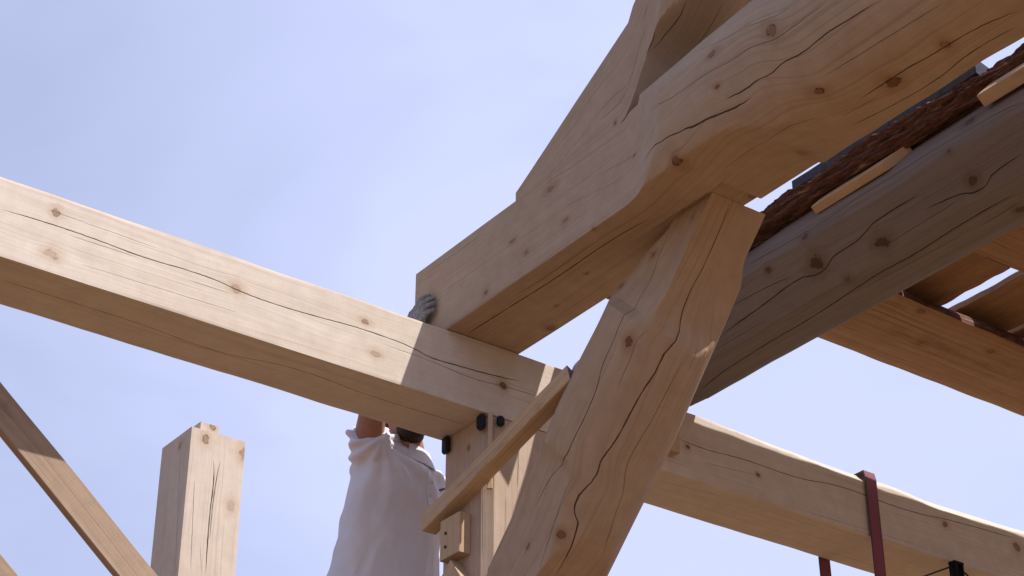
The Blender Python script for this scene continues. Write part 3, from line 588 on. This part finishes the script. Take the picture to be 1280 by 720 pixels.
# ---------------------------------------------------------------- the man behind the beam
def ellip(bm, c, r, rot=None, seg=20):
    m = Matrix.Translation(c) @ (rot.to_4x4() if rot else Matrix()) @ Matrix.Diagonal((*r, 1))
    bmesh.ops.create_uvsphere(bm, u_segments=seg, v_segments=seg//2+2, radius=1, matrix=m)
def limb(bm, pts, seg=20):
    """tapered closed tube through (point, radius) pairs with ball ends"""
    for (p, r) in (pts[0], pts[-1]): ellip(bm, p, (r, r, r))
    for (p, r1), (q, r2) in zip(pts, pts[1:]):
        p, q = Vector(p), Vector(q); d = q-p
        bmesh.ops.create_cone(bm, cap_ends=True, segments=seg, radius1=r1, radius2=r2, depth=d.length, matrix=Matrix.Translation((p+q)/2) @ d.to_track_quat('Z', 'Y').to_matrix().to_4x4())
        ellip(bm, q, (r2, r2, r2))
def fuse(name, bm, vox, mat, parent, smooth=6, fn=None, sub=0):
    me = bpy.data.meshes.new('tmp'); bm.to_mesh(me); bm.free(); o = bpy.data.objects.new('tmp', me); C.objects.link(o)
    md = o.modifiers.new('r', 'REMESH'); md.mode = 'VOXEL'; md.voxel_size = vox
    sm = o.modifiers.new('s', 'SMOOTH'); sm.factor = .5; sm.iterations = smooth
    bpy.context.view_layer.update()
    me2 = bpy.data.meshes.new_from_object(o.evaluated_get(bpy.context.evaluated_depsgraph_get()))
    bpy.data.objects.remove(o)
    me2.name = name; me2.materials.clear(); me2.materials.append(mat)
    if fn:
        ns_ = [v.normal.copy() for v in me2.vertices]
        for v, n in zip(me2.vertices, ns_): v.co += n*fn(v.co.copy(), n)
    for v in me2.vertices: v.co -= parent.location
    for p in me2.polygons: p.use_smooth = True
    r = bpy.data.objects.new(name, me2); C.objects.link(r); r.parent = parent
    return r
def person():
    FZ = -1.86
    P = empty('person', (.25, .72, FZ), 'man in a white polo shirt and grey gloves reaching up behind the long beam', 'person')
    skin = plain('skin', (.40, .19, .125), .55, 0, .15, 60, .2, .001)
    g = G('white_cotton'); oc = g.n('ShaderNodeTexCoord').outputs['Object']; wv = g.noise(oc, 420, 2)
    soft = g.noise(oc, 7, 3)
    g.put(g.b.inputs['Base Color'], g.mix(g.mapr(soft, .35, .7), (.74, .73, .80), (.68, .67, .75))); g.b.inputs['Roughness'].default_value = .9
    bp = g.n('ShaderNodeBump'); bp.inputs['Strength'].default_value = .35; bp.inputs['Distance'].default_value = .0015
    g.put(bp.inputs['Height'], wv); g.put(g.b.inputs['Normal'], bp.outputs[0]); cotton = g.m
    glove = plain('grey_work_glove', (.30, .285, .30), .9, 0, .5, 90, .6, .002)
    trous = plain('dark_work_trousers', (.035, .035, .04), .9, 0, .4, 60)
    boot = plain('boot_leather', (.05, .03, .02), .6, 0, .4, 60)
    hair = plain('short_dark_hair', (.045, .028, .02), .8, 0, .5, 200, .8, .003)
    # skeleton points
    rsh = Vector((.085, .69, -.215)); rel = Vector((.03, .545, .015)); rwr = Vector((-.042, .25, .035))
    lsh = Vector((.50, .77, -.27)); lel = Vector((.60, .62, -.50)); lwr = Vector((.47, .40, -.44))
    neck = Vector((.297, .70, -.185)); head = Vector((.248, .655, -.055))
    # body
    bm = bmesh.new()
    ellip(bm, (.27, .72, -.40), (.19, .115, .22)); ellip(bm, (.22, .73, -.68), (.165, .11, .18)); ellip(bm, (.22, .73, -.90), (.17, .12, .13))
    limb(bm, [((.30, .73, -.28), .09), (neck, .063), (head+Vector((0, .015, -.03)), .06)])
    ellip(bm, head+Vector((0, .015, .025)), (.077, .097, .105)); ellip(bm, head+Vector((0, -.035, -.055)), (.055, .06, .05))
    ellip(bm, head+Vector((0, -.085, -.005)), (.013, .022, .024)); ellip(bm, head+Vector((0, -.08, -.045)), (.028, .014, .010))
    for sx in (-1, 1):
        ellip(bm, head+Vector((sx*.08, .02, 0)), (.01, .02, .032)); ellip(bm, head+Vector((sx*.032, -.078, .03)), (.018, .012, .008))
    limb(bm, [((.2, .72, -.27), .075), (rsh, .065), (rel, .046)]); limb(bm, [(rel, .046), (rel.lerp(rwr, .35), .046), (rwr, .029)])
    limb(bm, [((.40, .76, -.28), .075), (lsh, .06), (lel, .043)]); limb(bm, [(lel, .043), (lwr, .028)])
    limb(bm, [(rwr, .029), (rwr+Vector((.0, -.08, .035)), .03)]); limb(bm, [(lwr, .028), (lwr+Vector((-.03, -.06, .02)), .03)])
    for sx, fy in ((-1, 0), (1, .06)):
        h = Vector((.23+sx*.09, .73, -.93)); k = Vector((.24+sx*.11, .69-fy, -1.38)); a = Vector((.24+sx*.12, .73-fy, FZ+.09))
        limb(bm, [(h, .085), (k, .058), (k.lerp(a, .3), .055), (a, .04)]); limb(bm, [(a+Vector((0, .03, -.05)), .035), (a+Vector((0, -.13, -.06)), .03)])
    fuse('body', bm, .008, skin, P, 3)
    # eyes closed lids are modelled; hair
    bm = bmesh.new(); ellip(bm, head+Vector((0, .03, .04)), (.083, .098, .103)); 
    fuse('hair', bm, .008, hair, P, 2, lambda c, n: .003*mnoise.noise(c*60))
    bm = bmesh.new(); ellip(bm, head+Vector((0, -.035, -.060)), (.061, .066, .050)); ellip(bm, head+Vector((.012, -.01, -.072)), (.056, .060, .042))
    fuse('beard', bm, .006, hair, P, 2, lambda c, n: .003*mnoise.noise(c*80))
    # shirt
    bm = bmesh.new()
    secs = [(-.905, .205, .735, .282, .165), (-.86, .207, .733, .279, .160), (-.78, .212, .73, .268, .152), (-.66, .222, .725, .252, .145), (-.52, .235, .72, .240, .142), (-.40, .25, .715, .232, .14), (-.32, .262, .715, .222, .135), (-.265, .275, .72, .205, .12), (-.225, .28, .72, .178, .10), (-.195, .288, .715, .122, .085), (-.172, .297, .705, .083, .076)]
    rows = []
    for (z, cx, cy, a, b) in secs:
        rw = []
        for i in range(48):
            t = 2*math.pi*i/48; ct, st = math.cos(t), math.sin(t); e = .82
            x = a*math.copysign(abs(ct)**e, ct); y = b*math.copysign(abs(st)**e, st)
            tl = max(0, (z+.23)/.06)*.45
            rw.append(bm.verts.new((cx+x*.98-y*.05, cy+y+x*.16, z-.018*max(0, (z+.23)/.06)-tl*(.5*x-.9*y))))
        rows.append(rw)
    for ra, rb in zip(rows, rows[1:]):
        for i in range(48): bm.faces.new((ra[i], ra[(i+1) % 48], rb[(i+1) % 48], rb[i]))
    bm.faces.new(rows[0][::-1]); bm.faces.new(rows[-1])
    limb(bm, [((.19, .70, -.30), .09), ((.15, .69, -.29), .085)])
    limb(bm, [((.125, .69, -.195), .072), ((.18, .70, -.178), .066), ((.235, .71, -.19), .06)])
    def tube(pts, seg=28, tilt=False):
        rr = []
        for k, (p, r) in enumerate(pts):
            p = Vector(p); d = (Vector(pts[min(k+1, len(pts)-1)][0])-Vector(pts[max(k-1, 0)][0])).normalized(); qd = d.to_track_quat('Z', 'Y')
            if tilt and k == len(pts)-1: qd = Vector((-.42, -.60, .68)).to_track_quat('Z', 'Y')
            rw = []
            for i in range(seg):
                o_ = qd @ Vector((r*math.cos(2*math.pi*i/seg), r*.9*math.sin(2*math.pi*i/seg), 0))
                if tilt and k >= len(pts)-2: o_.z -= (.075 if k == len(pts)-1 else .04)*max(0, o_.normalized().dot(Vector((-.58, -.81, 0))))**2
                rw.append(bm.verts.new(p+o_))
            rr.append(rw)
        for ra, rb in zip(rr, rr[1:]):
            for i in range(seg): bm.faces.new((ra[i], ra[(i+1) % seg], rb[(i+1) % seg], rb[i]))
        bm.faces.new(rr[0][::-1]); bm.faces.new(rr[-1])
    tube([((.15, .70, -.33), .105), ((.115, .69, -.285), .096), ((.088, .678, -.235), .088), ((.062, .655, -.155), .086)], tilt=True)
    tube([((.43, .765, -.30), .09), ((.51, .765, -.30), .085), ((.555, .73, -.38), .082), ((.58, .68, -.46), .085)])
    def folds(c, n):
        # pulls running from the raised shoulder down across the body
        d = Vector((c.x-.10, 0, c.z+.20)); ang = math.atan2(d.x, -d.z); rad = d.length
        f = math.sin(ang*13+2.2*mnoise.noise(c*4))*.0095*min(1, rad/.12)*max(0, 1-rad/.85)
        f += .013*mnoise.noise(Vector((c.x*11, c.y*9, c.z*3.2)))+.004*mnoise.noise(Vector((c.x*26, c.y*20, c.z*9)))
        f -= .011*abs(mnoise.noise(Vector((c.x*9+3, c.y*6, c.z*4.5+c.x*5))))+.006*abs(mnoise.noise(Vector((c.x*17-c.z*8, c.y*9, c.z*7))))
        f += max(0, (-c.z-.72))*.07*mnoise.noise(Vector((c.x*14, c.y*14, c.z*20)))
        return f
    sh = fuse('polo_shirt', bm, .0075, cotton, P, 7, folds)
    # collar: two folded leaves round the neck, open at the front right
    bm = bmesh.new(); n = 40; rr = []
    for i in range(n+1):
        t = R(-62)+R(304)*i/n; t2 = t-R(90)+R(0)
        ct, st = math.cos(t2+R(28)), math.sin(t2+R(28))
        lift = .014*(-math.cos(t2+R(28)-R(90)))*0
        low = .012*abs(i/n-.5)*2
        c0 = Vector((.300, .705, -.150))
        rr.append([bm.verts.new(c0+Vector((ct*rx, st*rx*.93, z_-low*(1.6 if rx > .09 else .3)))) for rx, z_ in ((.080, -.025), (.074, .022), (.082, .027), (.108, -.030), (.104, -.034), (.078, .018))])
    for a, b in zip(rr, rr[1:]):
        for i in range(6): bm.faces.new((a[i], a[(i+1) % 6], b[(i+1) % 6], b[i]))
    bm.faces.new(rr[0][::-1]); bm.faces.new(rr[-1])
    for v in bm.verts: v.co.z -= .02+.45*(.5*(v.co.x-.300)-.9*(v.co.y-.705))
    for v in bm.verts: v.co += Vector((.004*mnoise.noise(v.co*20), .004*mnoise.noise(v.co*23), .003*mnoise.noise(v.co*27)))-P.location
    link('collar', bm, cotton, sh, 60)
    # chest mark and buttons
    def front(x, z, out=.003):
        ok, co, nn, i = sh.ray_cast(Vector((x, 0.2, z))-P.location, Vector((0, 1, 0)))
        return (co+nn*out, nn) if ok else (Vector((x, .58, z))-P.location, Vector((0, -1, 0)))
    bm = bmesh.new(); rows = []
    for k in range(16):
        z = -.255-.0125*k; x = .335-.012*math.sin(k*.2)
        l, n1_ = front(x-.015, z, .0035); r_, n2_ = front(x+.015, z, .0035)
        rows.append([bm.verts.new(l-n1_*.006), bm.verts.new(l), bm.verts.new(r_), bm.verts.new(r_-n2_*.006)])
    for ra, rb in zip(rows, rows[1:]):
        for i in range(4): bm.faces.new((ra[i], ra[(i+1) % 4], rb[(i+1) % 4], rb[i]))
    bm.faces.new(rows[0]); bm.faces.new(rows[-1][::-1]); link('placket', bm, cotton, sh, 40)
    for z in (-.285, -.34, -.395):
        c_, nn = front(.333, z, .006); bm = bmesh.new()
        bmesh.ops.create_cone(bm, cap_ends=True, segments=12, radius1=.0055, radius2=.0055, depth=.003, matrix=Matrix.Translation(c_) @ nn.to_track_quat('Z', 'Y').to_matrix().to_4x4())
        link('button', bm, cotton, sh)
    c_, nn = front(.425, -.325, .003); bm = bmesh.new()
    bmesh.ops.create_cube(bm, size=1, matrix=Matrix.Translation(c_) @ nn.to_track_quat('Z', 'Y').to_matrix().to_4x4() @ Matrix.Rotation(.5, 4, 'Z') @ Matrix.Diagonal((.045, .008, .004, 1)))
    link('chest_mark', bm, M_rubber, sh)
    # trousers, belt, boots
    bm = bmesh.new(); ellip(bm, (.22, .73, -.93), (.19, .14, .13))
    for sx, fy in ((-1, 0), (1, .06)):
        limb(bm, [((.23+sx*.09, .73, -.95), .105), ((.24+sx*.11, .69-fy, -1.38), .082), ((.24+sx*.12, .73-fy, FZ+.12), .066)])
    fuse('trousers', bm, .012, trous, P, 3, lambda c, n: .006*mnoise.noise(c*14))
    for sx, fy in ((-1, 0), (1, .06)):
        bm = bmesh.new(); a = Vector((.24+sx*.12, .73-fy, FZ+.09))
        limb(bm, [(a+Vector((0, .015, .10)), .055), (a+Vector((0, .02, -.03)), .05)]); limb(bm, [(a+Vector((0, .035, -.045)), .042), (a+Vector((0, -.15, -.055)), .036)])
        fuse('boot', bm, .009, boot, P, 2)
    # gloves: palm, four unequal bent fingers and a thumb
    def gl(wr, f, out, side, sp=.0265):
        """wr wrist, f finger direction, out palm-back normal, side towards the thumb"""
        wr, f, out, side = Vector(wr), Vector(f).normalized(), Vector(out).normalized(), Vector(side).normalized()
        bm = bmesh.new()
        limb(bm, [(wr-f*.05, .036), (wr, .034)], 14)
        for k in range(4):
            o_ = side*((1.5-k)*sp)
            limb(bm, [(wr+o_*.5, .022), (wr+f*.085+o_, .0155)], 12)
            ln = (.068, .078, .073, .056)[k]; base = wr+f*.088+o_
            p1 = base+f*ln*.45+out*.004+o_*.12; p2 = p1+(f*.85-out*.45)*ln*.32; p3 = p2+(f*.62-out*.7)*ln*.27
            limb(bm, [(base, .0135), (p1, .0122), (p2, .0112), (p3, .0098)], 12)
        t0 = wr+f*.022+side*.028; t1 = t0+(f*.5+side*.75-out*.15)*.045; t2 = t1+(f*.85+side*.2-out*.35)*.035
        limb(bm, [(t0, .019), (t1, .0145), (t2, .0125)], 12)
        fuse('glove', bm, .0034, glove, P, 2, lambda c, n: .0016*mnoise.noise(c*70))
    gl((-.044, .205, .062), (.05, -.80, .60), (-1, 0, 0), (0, .5, .86))
    gl(lwr+Vector((-.012, -.02, .01)), (-.35, -.85, .15), (.7, -.2, .5), (-.3, 0, .9))
    return P
person()
# platform he stands on (below the frame)
pf = empty('scaffold_platform', (.4, .85, GZ), 'scaffold platform below the frame that the man stands on', 'scaffold')
for k in range(4):
    board('plank', (-1.0, .55+.215*k, -1.905), (1, 0, 0), (0, 1, 0), (0, 0, 1), 2.9, .205, .045, (M_small, M_end), pf, seed=60+k)
M_tube = plain('galvanised_tube', (.4, .41, .42), .4, .9, .2)
for x in (-.85, 1.75):
    for y in (.5, 1.25):
        bm = bmesh.new(); rod(bm, (x-.4, y-.85, 0), (x-.4, y-.85, -1.95-GZ), .024); link('leg', bm, M_tube, pf)
    bm = bmesh.new(); rod(bm, (x-.4, .4-.85, -1.93-GZ), (x-.4, 1.35-.85, -1.93-GZ), .024); link('crossbar', bm, M_tube, pf)
